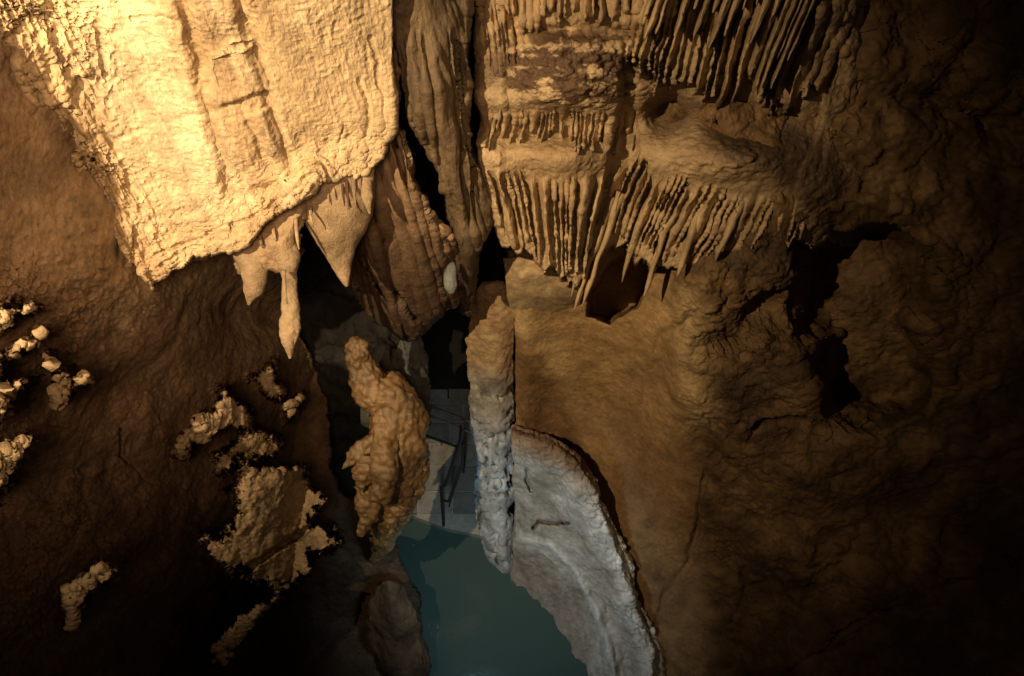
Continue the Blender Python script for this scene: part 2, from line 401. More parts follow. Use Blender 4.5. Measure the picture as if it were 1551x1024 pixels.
def c_right(px, py, P):
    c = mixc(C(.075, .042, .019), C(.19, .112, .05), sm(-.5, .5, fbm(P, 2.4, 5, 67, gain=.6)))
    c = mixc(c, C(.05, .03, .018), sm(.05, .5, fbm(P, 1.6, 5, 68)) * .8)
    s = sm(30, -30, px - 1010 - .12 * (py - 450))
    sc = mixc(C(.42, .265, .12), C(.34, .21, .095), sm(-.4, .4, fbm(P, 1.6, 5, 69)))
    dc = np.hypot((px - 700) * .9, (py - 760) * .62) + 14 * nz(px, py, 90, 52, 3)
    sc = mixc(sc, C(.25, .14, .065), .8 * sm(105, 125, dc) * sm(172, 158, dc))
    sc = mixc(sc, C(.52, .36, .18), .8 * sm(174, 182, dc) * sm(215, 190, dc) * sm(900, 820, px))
    sc = mixc(sc, C(.15, .08, .04), sm(560, 780, py) * .85 * (.7 + .3 * nz(px, py, 60, 70, 3)))  # fading of the floodlight down the smooth face, painted as darker colour
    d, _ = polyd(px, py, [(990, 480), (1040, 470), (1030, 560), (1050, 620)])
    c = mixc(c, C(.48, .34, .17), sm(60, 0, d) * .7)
    return mixc(c, sc, s)
RW = []
for y, zs in ((-260, (3.6, 3.5, 3.5, 3.6, 3.8)), (0, (4.5, 4.1, 4.0, 4.15, 4.5)), (200, (4.9, 4.7, 4.35, 4.4, 4.8)), (400, (5.5, 5.3, 4.8, 4.8, 5.2)),
              (520, (6.0, 5.85, 5.2, 5.1, 5.5)), (650, (6.85, 6.7, 5.8, 5.5, 5.8)), (800, (8.0, 7.2, 6.55, 5.9, 6.0)), (950, (8.3, 7.5, 7.0, 6.1, 6.1)), (1250, (8.1, 7.3, 6.9, 6.0, 5.9))):
    RW.append([(x, y, zz) for x, zz in zip((782, 930, 1100, 1330, 1850), zs)])
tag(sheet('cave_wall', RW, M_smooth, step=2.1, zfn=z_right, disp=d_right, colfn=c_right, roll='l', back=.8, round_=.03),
    'dim right wall of the cave with a smooth hollow face and dark pockets', kind='structure')

# ---- pool
Zw = 0.0
def flat(name, pts, z, mat, kind='structure', label=None, th=.0):
    me = bpy.data.meshes.new(name); n = len(pts)
    vs = [(x, y, z) for x, y in pts] + ([(x, y, z - th) for x, y in pts] if th else [])
    fs = [tuple(range(n))] + ([tuple(range(2 * n - 1, n - 1, -1))] + [(i, i + n, (i + 1) % n + n, (i + 1) % n) for i in range(n)] if th else [])
    me.from_pydata(vs, [], fs); me.update(); me.materials.append(mat)
    o = bpy.data.objects.new(name, me); COL.objects.link(o); tag(o, label, kind=kind); return o
wm = bpy.data.materials.new('murky_water'); wm.use_nodes = True
b = wm.node_tree.nodes['Principled BSDF']; b.inputs['Base Color'].default_value = (.050, .080, .070, 1); b.inputs['Roughness'].default_value = .12
b.inputs['IOR'].default_value = 1.33
nn = wm.node_tree.nodes.new('ShaderNodeTexNoise'); nn.inputs['Scale'].default_value = 7; bb = wm.node_tree.nodes.new('ShaderNodeBump')
tcw = wm.node_tree.nodes.new('ShaderNodeTexCoord'); wm.node_tree.links.new(tcw.outputs['Object'], nn.inputs['Vector'])
bb.inputs['Strength'].default_value = .08; bb.inputs['Distance'].default_value = .03
wm.node_tree.links.new(nn.outputs[0], bb.inputs['Height']); wm.node_tree.links.new(bb.outputs[0], b.inputs['Normal'])
flat('water', [(-8, -6), (8, -6), (8, 9), (-8, 9)], Zw, wm, label='still murky green pool at the bottom of the shaft')

def atz(px, py, Z):
    d = W(px, py, 1.0) - np.array((0, 0, CAM_H)); t = (Z - CAM_H) / d[2]; return np.array((0, 0, CAM_H)) + d * t

# ---- concrete landing behind the pool
conc = rock('damp_concrete', rough=.7, bump=.25, spec=.3, contrast=.3)
def landing():
    q = [atz(x, y, .12)[:2] for x, y in ((585, 772), (628, 782), (675, 800), (735, 812), (790, 800), (770, 590), (580, 590))]
    o = flat('path', q, .12, conc, label='damp grey landing at the edge of the pool', th=.5)
    a = o.data.color_attributes.new('col', 'FLOAT_COLOR', 'POINT'); a.data.foreach_set('color', [.34, .30, .24, 1] * len(o.data.vertices))
landing()
def paving():
    rnd = random.Random(4); root = [o for o in COL.objects if o.name == 'path'][0]
    ys = [588, 612, 640, 672, 706, 744, 779]
    for a, b_ in zip(ys, ys[1:]):
        xs = [596, 640 + rnd.uniform(-14, 14), 690 + rnd.uniform(-14, 14), 742, 786]
        for x0, x1 in zip(xs, xs[1:]):
            h = .128 + rnd.uniform(0, .014); q = [atz(x, y, h) for x, y in ((x0 + 1.2, a + 1.2), (x1 - 1.2, a + 1.2 + rnd.uniform(0, 1)), (x1 - 1.2, b_ - 1.2), (x0 + 1.2, b_ - 1.2))]
            me = bpy.data.meshes.new('paving_slab'); vs = [tuple(v) for v in q] + [(v[0], v[1], .1) for v in q]
            me.from_pydata(vs, [], [(3, 2, 1, 0), (0, 1, 5, 4), (1, 2, 6, 5), (2, 3, 7, 6), (3, 0, 4, 7)]); me.update(); me.materials.append(conc)
            k = rnd.uniform(.75, 1.2); at_ = me.color_attributes.new('col', 'FLOAT_COLOR', 'POINT'); at_.data.foreach_set('color', [(.23 * k), (.21 * k), (.17 * k), 1] * 8)
            o = bpy.data.objects.new('paving_slab', me); COL.objects.link(o); o.parent = root
paving()
def passage():
    q = [atz(x, y, .13)[:2] for x, y in ((540, 604), (800, 604), (900, 420), (480, 420))]
    o = flat('ground', q, .13, conc, label='floor of the passage leading off behind the landing, painted black for its darkness', th=.3)
    a = o.data.color_attributes.new('col', 'FLOAT_COLOR', 'POINT'); a.data.foreach_set('color', [.018, .016, .014, 1] * len(o.data.vertices))  # near-black colour paints in the unlit passage
passage()

# ================================================================== THE BRIGHT HANGING SLAB
slab = empty('rock_slab', tuple(W(350, 200, 3.2)))
tag(slab, 'huge cream hanging rock slab with a jagged lower lip, brightly lit at upper left', 'rock slab')
GROOVES = [([(265, -40), (290, 40), (302, 120), (328, 210), (350, 290)], 14, .07), ([(352, -20), (380, 60), (398, 130), (420, 200), (438, 262)], 13, .08),
           ([(150, 40), (165, 130), (150, 110)], 6, .03), ([(362, 150), (384, 200), (400, 240)], 7, .03), ([(140, 170), (185, 240), (215, 320)], 9, .06),
           ([(120, 250), (150, 225), (230, 190), (330, 165)], 8, .014), ([(240, 330), (300, 316), (360, 300), (420, 285)], 8, .02),
           ([(232, 385), (290, 365), (340, 345), (400, 318), (455, 280)], 4, .09), ([(512, 215), (520, 190)], 3, .06), ([(545, 120), (562, 180), (555, 205)], 5, .05), ([(565, 60), (578, 140), (585, 190)], 4, .03),
           ([(330, 82), (352, 66), (382, 60)], 6, -.03), ([(380, 64), (372, 40)], 6, -.03), ([(200, 30), (250, 22), (290, 40)], 4, .02)]
def z_slab(px, py, z, U, V_):
    zz = z.copy()
    for pts, w, dep in GROOVES:
        dd, _ = polyd(px + 7 * nz(px, py, 30, 71, 4), py + 5 * nz(px, py, 30, 72, 4), pts); zz += .42 * dep * sm(w * 1.25, 0, dd)
    # proud panel between the two grooves, step down on its lower side
    pan = sm(-3, 4, poly_in(px + 5 * nz(px, py, 25, 73, 3), py + 5 * nz(px, py, 25, 74, 3), [(312, 85), (385, 66), (408, 135), (332, 160)]))
    pan2 = sm(-3, 4, poly_in(px + 5 * nz(px, py, 25, 75, 3), py + 5 * nz(px, py, 25, 76, 3), [(345, 185), (410, 160), (440, 262), (375, 290)]))
    zz -= .03 * pan + .025 * pan2
    # strata of the lower lip
    dl, _ = polyd(px, py, [(225, 425), (290, 380), (350, 368), (420, 330), (470, 268)])
    t = dl + 5 * nz(px, py, 40, 77, 3)
    t = t + 7 * nz(px, py, 22, 177, 4)
    zz -= .09 * sm(42, 10, t); zz += .025 * np.abs(np.sin(t * .30)) * sm(45, 20, t) * sm(-.3, .3, nz(px, py, 50, 178, 3))
    # crumbling ribs by the left edge, running down the wall
    de, _ = polyd(px, py, [(-60, -110), (0, 30), (60, 170), (130, 290), (232, 430)])
    crumble = sm(120, 10, de)
    zz += crumble * (.035 * nz(px * 1.9 - py * .95, py * .30, 26, 79, 4, ridged=True) + .012 * nz(px, py, 11, 80, 3))
    return zz
def d_slab(px, py, P):
    return (.05 * fbm(P, 1.8, 4, 81) + .016 * fbm(P, 12, 4, 82, stretch=(1, 1, .12)) + .004 * fbm(P, 28, 3, 83, ridged=True, gain=.6) + .004 * fbm(P, 60, 3, 88)
            + .007 * fbm(P, 15, 3, 84, stretch=(1, 1, .4)) * sm(.0, .35, fbm(P, 1.5, 3, 85)))
def c_slab(px, py, P):
    c = mixc(C(.62, .46, .27), C(.79, .64, .42), sm(-.4, .4, fbm(P, 2.2, 5, 86, stretch=(1, 1, .4))))
    c = mixc(c, C(.46, .31, .17), .8 * sm(.0, .45, fbm(P, 3.1, 5, 87, stretch=(1, 1, .10))))
    for pts, w, dep in GROOVES[:2]:
        dd, _ = polyd(px + 7 * nz(px, py, 30, 71, 4), py, pts); c = mixc(c, C(.42, .28, .15), .6 * sm(w * 1.2, 0, dd))  # soft shade of the two long grooves put into the colour
    c = mixc(c, C(.5, .37, .22), .8 * sm(530, 600, px))
    return c
SL = [[(-110, -260, 2.2), (100, -260, 2.4), (330, -260, 2.3), (500, -260, 2.4), (600, -260, 2.6)],
      [(-60, -110, 2.4), (120, -110, 2.55), (320, -110, 2.5), (480, -110, 2.6), (596, -110, 2.8)],
      [(0, 30, 2.55), (150, 20, 2.72), (310, 10, 2.75), (460, 5, 2.85), (592, 0, 3.05)],
      [(60, 170, 2.95), (190, 140, 3.05), (330, 115, 3.05), (470, 90, 3.1), (592, 100, 3.3)],
      [(130, 290, 3.3), (230, 250, 3.36), (350, 215, 3.32), (470, 180, 3.35), (590, 175, 3.5)],
      [(190, 375, 3.55), (268, 325, 3.6), (362, 280, 3.52), (470, 228, 3.5), (584, 215, 3.6)],
      [(232, 432, 3.75), (292, 392, 3.78), (385, 352, 3.7), (478, 276, 3.62), (560, 258, 3.68)]]
under(sheet('face', SL, M_dry, step=1.7, zfn=z_slab, edge=22, edge_sides='lb', roll='lrb', back=.55, round_=.045, disp=d_slab, colfn=c_slab, seed=12), slab)

# ------------------------------------------------------------------ tubes: stalactites, draperies, ribs
def spire(name, path, mat, n=(40, 14), noise=.012, nscale=14, flat=.75, colr=C(.42, .29, .17), seed=0, flute=0.0, st=.6, power=1.0, cv=.25, popcorn=0.0, pscale=9.0):
    """path: (px, py, z, radius in metres) from root to tip; an irregular round or flattened body"""
    A = catmull(np.array(path, float), n[0]); c = W(A[:, 0], A[:, 1], A[:, 2]); r = np.maximum(A[:, 3], .002)
    t = np.gradient(c, axis=0); t /= np.linalg.norm(t, axis=-1, keepdims=True)
    side = np.cross(t, np.array((0, 0, CAM_H)) - c); side /= np.linalg.norm(side, axis=-1, keepdims=True)
    up = np.cross(side, t)
    a = np.linspace(0, 2 * math.pi, n[1], endpoint=False)
    rr = r[:, None] * (1 + flute * np.cos(a * 5 + seed))[None, :]
    P = c[:, None, :] + side[:, None, :] * (rr * np.cos(a))[..., None] + up[:, None, :] * (rr * np.sin(a) * flat)[..., None]
    d = P - c[:, None, :]; d /= np.linalg.norm(d, axis=-1, keepdims=True) + 1e-9
    w = np.minimum(1, r / .03)[:, None]
    P = P + d * (noise * fbm(P, nscale, 4, seed, stretch=(1, 1, st)) * w)[..., None]
    if popcorn: P = P + d * (popcorn * (.55 - cells(P, pscale, seed)) * w)[..., None]
    ends = np.concatenate([c[:1][None].repeat(n[1], 1), P, c[-1:][None].repeat(n[1], 1)], 0)
    col = mixc(colr * (1 - cv), colr * (1 + cv * .7), sm(-.5, .5, fbm(ends, 5, 4, seed + 3)))
    return mesh_grid(name, ends, mat, col, wrap=True)

def stalactite(path, label, group=None, mat=None, **k):
    o = spire('stalactite', path, mat or M_wet, **k)
    return tag(o, label, 'stalactite', group)

BR = C(.44, .31, .18)
stalactite([(505, 200, 3.75, .20), (508, 275, 3.85, .225), (508, 330, 3.95, .185), (512, 375, 4.05, .11), (520, 410, 4.12, .05), (525, 434, 4.15, .006)],
           'broad smooth cone hanging under the right end of the cream slab', n=(110, 48), noise=.03, nscale=6, colr=BR * .95, seed=101, flat=.8)
ap = sheet('apron', [[(350, 350, 3.9), (385, 335, 3.8), (420, 318, 3.76), (455, 292, 3.74), (478, 275, 3.76)], [(356, 385, 3.92), (390, 375, 3.76), (420, 362, 3.72), (442, 350, 3.72), (462, 330, 3.8)],
    [(364, 412, 4.0), (388, 418, 3.86), (410, 405, 3.82), (432, 402, 3.82), (450, 375, 3.9)]], M_wet, step=1.8, edge=9, edge_sides='blr', roll='blr', back=.35, round_=.08,
    disp=lambda px, py, P: .04 * fbm(P, 4, 4, 141) + .015 * fbm(P, 18, 3, 142), colfn=lambda px, py, P: mixc(C(.32, .21, .12), C(.45, .31, .18), sm(-.4, .4, fbm(P, 5, 4, 143))), seed=61)
under(ap, slab)
stalactite([(388, 370, 3.86, .10), (390, 398, 3.84, .085), (386, 422, 3.84, .055), (380, 445, 3.86, .03), (377, 462, 3.88, .006)],
           'stubby brown lump with a pointed foot below the lip of the slab', n=(70, 40), noise=.05, nscale=6, colr=BR * .85, seed=102)
stalactite([(434, 355, 3.82, .09), (434, 388, 3.82, .07), (437, 422, 3.86, .032), (440, 460, 3.9, .048), (441, 500, 3.94, .055), (440, 525, 3.97, .038), (439, 543, 4.0, .008)],
           'narrow pinched stalactite with a lit rippled lower half', n=(100, 34), noise=.035, nscale=9, colr=BR, seed=103)
stalactite([(550, 205, 3.86, .05), (551, 245, 3.78, .055), (552, 275, 3.74, .040), (556, 300, 3.72, .026), (560, 324, 3.76, .005)],
           'thin sharp tip hanging at the right corner of the slab', n=(70, 30), noise=.02, colr=BR * 1.05, seed=104)
for i, (x, y, l, r, cc) in enumerate([(473, 262, 34, .02, 1), (483, 268, 22, .014, 1), (494, 258, 52, .013, .9), (503, 262, 40, .014, .9), (517, 256, 56, .013, 0), (524, 256, 62, .012, 0),
                                       (534, 250, 66, .017, .7), (543, 252, 40, .014, .8), (448, 338, 40, .013, 1), (394, 362, 14, .012, .4), (414, 350, 16, .012, 1), (470, 322, 22, .01, 1), (430, 420, 40, .012, 1)]):
    c = BR * cc if cc else C(.10, .04, .022)
    o = spire('small_stalactite', [(x, y - 10, 3.74, r * .9), (x + 1, y + l * .3, 3.70, r * .8), (x + 3, y + l * .7, 3.70, r * .55), (x + 5, y + l, 3.72, .003)], M_wet, n=(24, 9), noise=.006, colr=c, seed=200 + i)
    under(o, slab)

# ================================================================== MIDDLE CURTAINS (two strips with black clefts between)
def strip_disp(seed, a=1.0):
    def f(px, py, P):
        return a * (.05 * fbm(P, 2.6, 3, seed) + .030 * fbm(P, 8, 4, seed + 2, stretch=(1, 1, .09), ridged=True) + .004 * fbm(P, 30, 3, seed + 4))
    return f
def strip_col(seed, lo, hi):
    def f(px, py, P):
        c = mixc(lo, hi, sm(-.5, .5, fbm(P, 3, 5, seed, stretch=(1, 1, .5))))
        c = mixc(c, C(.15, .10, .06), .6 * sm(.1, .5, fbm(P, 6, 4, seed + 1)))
        return mixc(c, C(.05, .028, .016), sm(310, 470, py) * .85)  # darkness at the bottom painted in as near-black colour
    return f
cs = sheet('flowstone_curtain', [[(598, -200, 2.85), (650, -200, 2.85), (702, -200, 3.0)], [(596, -40, 3.1), (650, -40, 3.12), (700, -40, 3.3)],
    [(603, 60, 3.32), (655, 60, 3.34), (706, 60, 3.5)], [(618, 130, 3.5), (662, 130, 3.5), (704, 130, 3.64)], [(628, 180, 3.62), (670, 180, 3.62), (703, 185, 3.76)],
    [(656, 230, 3.82), (688, 230, 3.8), (714, 235, 3.92)], [(674, 290, 4.05), (702, 290, 4.05), (728, 290, 4.15)], [(684, 330, 4.25), (712, 330, 4.25), (742, 335, 4.35)], [(702, 368, 4.45), (712, 372, 4.4), (726, 368, 4.5)], [(704, 410, 4.8), (711, 412, 4.75), (719, 408, 4.85)], [(706, 470, 5.5), (711, 470, 5.5), (717, 470, 5.5)]],
    M_wet, step=1.8, zfn=lambda px, py, z, U, V_: z + ribs(px - .12 * (py - 100), py, 412, 14, 560, 760, 40 + 0 * py, 700 + 0 * py, .05, 30) - .06 * blob(px, py, 660, 130, 40, 50),
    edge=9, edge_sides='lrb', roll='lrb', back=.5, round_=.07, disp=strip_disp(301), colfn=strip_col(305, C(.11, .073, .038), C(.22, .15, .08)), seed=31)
tag(cs, 'dark ribbed strip of flowstone tapering down between two black clefts', 'flowstone')
cs2 = sheet('flowstone_curtain', [[(430, -100, 3.9), (500, -100, 3.7), (560, -100, 3.5), (586, -100, 3.4)], [(440, 40, 4.1), (510, 40, 3.9), (565, 40, 3.55), (588, 60, 3.4)],
    [(450, 140, 4.3), (520, 140, 4.1), (575, 140, 3.66), (595, 160, 3.62)], [(480, 220, 4.45), (530, 220, 4.05), (590, 220, 3.80), (620, 235, 3.85)],
    [(500, 300, 4.5), (550, 300, 4.15), (605, 300, 4.05), (640, 305, 4.12)], [(515, 380, 4.9), (560, 380, 4.55), (625, 370, 4.42), (680, 352, 4.45)],
    [(525, 430, 5.2), (570, 440, 5.0), (635, 435, 4.85), (698, 400, 4.85)], [(560, 480, 5.4), (590, 492, 5.25), (640, 486, 5.15), (690, 445, 5.15)], [(600, 500, 5.6), (612, 512, 5.5), (636, 510, 5.4), (660, 480, 5.4)]],
    M_wet, step=1.8, zfn=lambda px, py, z, U, V_: z + ribs(px - .28 * (py - 100), py, 411, 16, 380, 720, -500 + 0 * py, 700 + 0 * py, .07, 5) + .35 * sm(9, 2, polyd(px + 6 * nz(px, py, 24, 6, 3), py, [(560, 300), (580, 360), (592, 420), (625, 480)])[0])
        + .22 * sm(6, 1, polyd(px + 6 * nz(px, py, 24, 7, 3), py, [(540, 335), (556, 400), (585, 455)])[0]),
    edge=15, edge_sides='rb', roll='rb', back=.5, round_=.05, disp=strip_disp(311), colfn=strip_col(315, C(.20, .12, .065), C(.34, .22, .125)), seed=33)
tag(cs2, 'reddish brown pleated curtain hanging behind the right edge of the slab', 'flowstone')
stalactite([(687, 398, 4.62, .012), (684, 406, 4.59, .034), (682, 420, 4.58, .044), (683, 434, 4.6, .045), (684, 444, 4.62, .02)], 'small white droplet hanging before the dark passage',
           n=(30, 18), noise=.01, colr=C(.22, .24, .225), seed=120, mat=M_pale)
# grey splinters behind the stalagmite
gs = empty('rock_splinters', tuple(W(605, 600, 6.4)))
tag(gs, 'grey jagged rock splinters just behind the tip of the stalagmite', 'rock')
for i, (x0, x1, y1, rr) in enumerate(((622, 629, 474, .12), (604, 607, 512, .12), (590, 586, 528, .11), (574, 566, 552, .12), (632, 634, 540, .08), (612, 617, 545, .14))):
    under(spire('splinter', [(x0, 640, 6.7, rr * 1.5), (x0, 600, 6.4, rr * 1.3), ((x0 + x1) / 2, (y1 + 600) / 2, 6.25, rr * .9), (x1, y1 + 14, 6.15, rr * .35), (x1, y1, 6.14, .006)], M_pale,
                n=(60, 22), noise=.08, nscale=8, st=.4, flat=.6, colr=C(.13, .135, .13), seed=350 + i), gs)

# ================================================================== COLUMN OF FLOWSTONE AND ITS DRAPERIES
colr = empty('flowstone_column', tuple(W(860, 200, 4.0)))
tag(colr, 'great tiered flowstone column fringed with hanging draperies, right of the black cleft', 'flowstone')
def z_col(px, py, z, U, V_):
    j = 6 * nz(px, py, 30, 91, 3)
    zz = z.copy()
    # bulges of the tiers
    zz -= .17 * sm(0, 1, 1.25 * blob(px, py, 880, 100, 100, 62)) + .14 * blob(px, py, 850, 238, 125, 26) + .08 * blob(px, py, 800, 150, 60, 30)
    zz += .10 * np.exp(-((py - 46 + j) / 10) ** 2) * sm(760, 800, px) * sm(985, 960, px)
    zz += .10 * np.exp(-((py - 196 + j) / 18) ** 2) * sm(990, 950, px)
    # shoulder right of the column and the hollow above it
    zz -= .24 * blob(px, py, 1120, 245, 110, 45, 8)
    zz += sm(1150, 1250, px) * .12 * nz(px, py, 50, 191, 4)
    zz += .30 * blob(px, py, 1010, 170, 26, 26) + .22 * blob(px, py, 1120, 185, 40, 18, 10)
    # undercut under both fringes of draperies
    wx, wy = px + 5 * nz(px, py, 45, 192, 3), py + 4 * nz(px, py, 40, 193, 3)
    sl = np.interp(wx, [740, 790, 850, 900, 950, 1010, 1240], [.30, .22, -.02, -.28, -.42, -.52, -.42])
    um = wx - sl * (wy - 262)
    hem = np.interp(um, [750, 800, 850, 900, 940, 990, 1060, 1130, 1200, 1250], [375, 400, 420, 440, 400, 372, 412, 400, 385, 372])
    top = np.interp(um, [750, 900, 960, 1000, 1100, 1180, 1250], [258, 268, 240, 262, 285, 300, 330])
    zz += ribs(um, wy, 401, 12, 735, 1262, top, hem, .16, 34)
    zz += 2.0 * sm(hem + 14 * nz(um * 1.0, 0 * um, 11, 194, 2) - 2, hem + 14 * nz(um * 1.0, 0 * um, 11, 194, 2) + 6, wy) + 1.0 * sm(445, 470, wy)
    ut = wx + (.20 + .0006 * (wx - 950)) * (wy + 60)
    end = np.interp(ut, [960, 1000, 1040, 1080, 1120, 1160, 1200, 1240, 1280, 1330], [110, 118, 150, 132, 165, 180, 120, 182, 170, 130])
    zz += ribs(ut, wy, 402, 13, 975, 1335, -400 + 0 * wy, end, .08, 26, recess=.10)
    zz += ribs(wx + .15 * (wy - 180), wy, 403, 9, 735, 970, 168 + 0 * wy, 222 + 8 * np.sin(wx * .03), .075, 22, recess=.05, grow=14)
    zz += ribs(wx, wy, 404, 10, 760, 965, -200 + 0 * wy, 34 + 6 * np.sin(wx * .05), .07, 20, recess=.04)
    zz += ribs(wx - .1 * wy, wy, 405, 8, 728, 795, -200 + 0 * wy, 95 + 0 * wy, .05, 30)
    return zz
def d_col(px, py, P):
    w = blob(px, py, 880, 95, 110, 55) + .6 * blob(px, py, 1100, 240, 90, 40)
    k = np.clip(w, 0, 1)
    fl = .022 * fbm(P, 11, 3, 92, stretch=(1, 1, .14), ridged=True) * (1 - k) * sm(60, 20, py) 
    # terraced micro-gours of the knobbly bulge
    kn = k * (.045 * (.5 - cells(P * np.array((1, 1, 1.9)), 15, 93)) + .030 * fbm(P, 24, 4, 94, gain=.65))
    return .03 * fbm(P, 3, 4, 95) + fl + kn + .012 * fbm(P, 24, 3, 96)
def c_col(px, py, P):
    c = mixc(C(.46, .31, .165), C(.62, .445, .25), sm(-.4, .4, fbm(P, 3.5, 5, 97)))
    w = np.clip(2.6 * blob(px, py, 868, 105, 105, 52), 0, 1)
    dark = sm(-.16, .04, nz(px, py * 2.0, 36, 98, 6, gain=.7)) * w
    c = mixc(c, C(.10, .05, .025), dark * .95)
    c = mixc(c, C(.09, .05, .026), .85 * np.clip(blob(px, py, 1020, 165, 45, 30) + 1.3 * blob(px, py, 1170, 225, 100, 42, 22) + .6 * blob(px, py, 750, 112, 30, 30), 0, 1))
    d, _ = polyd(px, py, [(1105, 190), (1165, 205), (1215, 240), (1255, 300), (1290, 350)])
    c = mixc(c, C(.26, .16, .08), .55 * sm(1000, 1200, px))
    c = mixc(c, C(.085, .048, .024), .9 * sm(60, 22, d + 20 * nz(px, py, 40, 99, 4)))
    return c
CG = []
for y, xl, zs in ((-160, 728, (3.4, 3.35, 3.35, 3.45, 3.45, 3.45)), (0, 734, (3.6, 3.6, 3.62, 3.68, 3.68, 3.75)), (90, 731, (3.75, 3.76, 3.74, 3.86, 3.86, 3.95)), (150, 730, (3.87, 3.88, 3.85, 4.0, 4.02, 4.1)),
                  (180, 741, (3.97, 3.97, 3.95, 4.15, 4.15, 4.2)), (230, 733, (4.02, 4.02, 4.0, 4.2, 4.15, 4.25)), (300, 746, (4.2, 4.17, 4.15, 4.33, 4.28, 4.42)),
                  (370, 766, (4.45, 4.40, 4.38, 4.55, 4.52, 4.65)), (440, 796, (4.75, 4.65, 4.62, 4.78, 4.78, 4.95)), (500, 815, (5.0, 4.9, 4.86, 5.0, 5.0, 5.2))):
    sh = y - 100
    CG.append([(xl, y, zs[0])] + [(x, y, z) for x, z in zip((790, 880 - .05 * sh, 990 - .25 * sh, 1120 - .3 * sh, 1240 - .1 * sh), zs[1:])] + [(1310, y, zs[5] + .28 + .9 * (y > 300)), (1370, y, zs[5] + .9)])
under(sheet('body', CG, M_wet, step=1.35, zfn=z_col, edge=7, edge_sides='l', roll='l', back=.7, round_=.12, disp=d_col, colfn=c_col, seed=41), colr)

def fold(x0, y0, z0, x1, y1, z1, r, seed, col=None, bend=0):
    rnd = random.Random(seed); p = []
    for k in range(8):
        t = k / 7
        w = rnd.uniform(-1, 1) * 1.6 * (0 < k < 7)
        rr = r * (1.0 - .62 * t ** 1.3) * (1 - max(0, t - .86) / .14 * .8) * rnd.uniform(.93, 1.07)
        p.append((x0 + (x1 - x0) * t + w + bend * math.sin(math.pi * t), y0 + (y1 - y0) * t, z0 + (z1 - z0) * t - .05 * math.sin(math.pi * t), rr))
    c = C(.54, .38, .205) * rnd.uniform(.85, 1.08) if col is None else col
    return under(spire('drapery_fold', p, M_wet, n=(44, 14), noise=.022, nscale=9, st=.3, flat=1.7, colr=c, seed=seed), colr)
mainf = [(757, 262, 786, 376), (772, 266, 797, 384), (790, 268, 812, 402), (806, 270, 826, 400), (820, 268, 836, 414), (836, 270, 842, 372), (850, 270, 850, 405),
         (866, 272, 848, 424), (880, 274, 866, 395), (893, 274, 858, 462), (908, 276, 884, 420), (926, 276, 862, 478), (944, 272, 885, 445), (962, 262, 895, 462), (978, 250, 930, 400), (992, 262, 948, 418),
         (1006, 276, 966, 372), (1022, 282, 980, 432), (1040, 288, 1000, 392), (1052, 286, 1012, 436), (1068, 290, 1026, 410), (1082, 290, 1040, 424), (1098, 292, 1054, 400), (1112, 292, 1066, 414),
         (1128, 294, 1084, 396), (1142, 298, 1098, 404), (1156, 304, 1118, 378), (1172, 310, 1130, 394), (1188, 318, 1150, 384), (1204, 324, 1170, 386), (1220, 332, 1192, 384), (1236, 340, 1212, 380)]
mf = np.array(sorted(mainf), float)
def curtain(name, tops, bots, nribs, seed, amp=.05, notch=.3, lens=(.5, 1.0), thick=.02, colb=C(.54, .38, .205), start=.12, rows=70, per=13, wob=3.0):
    """a fused drapery: ribs that grow out of the rock and end in free tips of different lengths"""
    rnd = np.random.RandomState(seed)
    w = rnd.uniform(.5, 1.6, nribs); e = np.concatenate([[0], np.cumsum(w)]); e /= e[-1]
    u = np.concatenate([np.linspace(e[k], e[k + 1], per, endpoint=False) for k in range(nribs)] + [[1.0]])
    k = np.minimum(np.searchsorted(e, u, side='right') - 1, nribs - 1)
    s = 2 * (u - e[k]) / (e[k + 1] - e[k]) - 1; prof = 1 - np.abs(s) ** 1.7
    Lk = rnd.uniform(lens[0], lens[1], nribs) * np.where(rnd.rand(nribs) < .25, .72, 1); Vb = np.minimum(np.concatenate([[Lk[0]], np.minimum(Lk[1:], Lk[:-1]), [Lk[-1]]]) - notch * rnd.uniform(.5, 1.2, nribs + 1), .9)
    Vb = np.maximum(Vb, .12)
    vb = Vb[k] * (1 - (s + 1) / 2) + Vb[k + 1] * (s + 1) / 2
    vend = vb + (Lk[k] - vb) * (1 - np.abs(s) ** 1.15)
    T = catmull(np.array(tops, float), 400); B = catmull(np.array(bots, float), 400)
    q = np.linspace(0, 1, 400)
    Tu = np.stack([np.interp(u, q, T[:, c]) for c in range(3)], -1); Bu = np.stack([np.interp(u, q, B[:, c]) for c in range(3)], -1)
    V = np.linspace(0, 1, rows)[:, None] * vend[None, :]
    D = Tu[None] + (Bu - Tu)[None] * V[..., None]
    A = amp * rnd.uniform(.6, 1.35, nribs)[k]
    grow = sm(0, start * 2.5, V)
    px = D[..., 0] + wob * nz(D[..., 0] * .6, D[..., 1], 40, seed, 3) * V; py = D[..., 1] + 5 * nz(D[..., 0], D[..., 1] * .3, 16, seed + 1, 2)
    z = D[..., 2] - A[None, :] * (prof[None, :] - .35) * grow + .02 * nz(px, py, 30, seed + 2, 3) + .05 * (1 - grow)
    # close the hem: two more rows curling back behind the tips
    px = np.concatenate([px, px[-1:], px[-1:]]); py = np.concatenate([py, py[-1:] - 2, py[-1:] - 14]); z = np.concatenate([z, z[-1:] + thick, z[-1:] + .12])
    P = W(px, py, z); N = normals(P)
    P = P + N * (.006 * fbm(P, 20, 3, seed + 3, stretch=(1, 1, .5)) + .004 * fbm(P, 50, 2, seed + 5))[..., None]
    col = mixc(colb * .78, colb * 1.12, sm(-.4, .4, fbm(P, 6, 4, seed + 4, stretch=(1, 1, .4))))
    return under(mesh_grid(name, P, M_wet, col), colr)
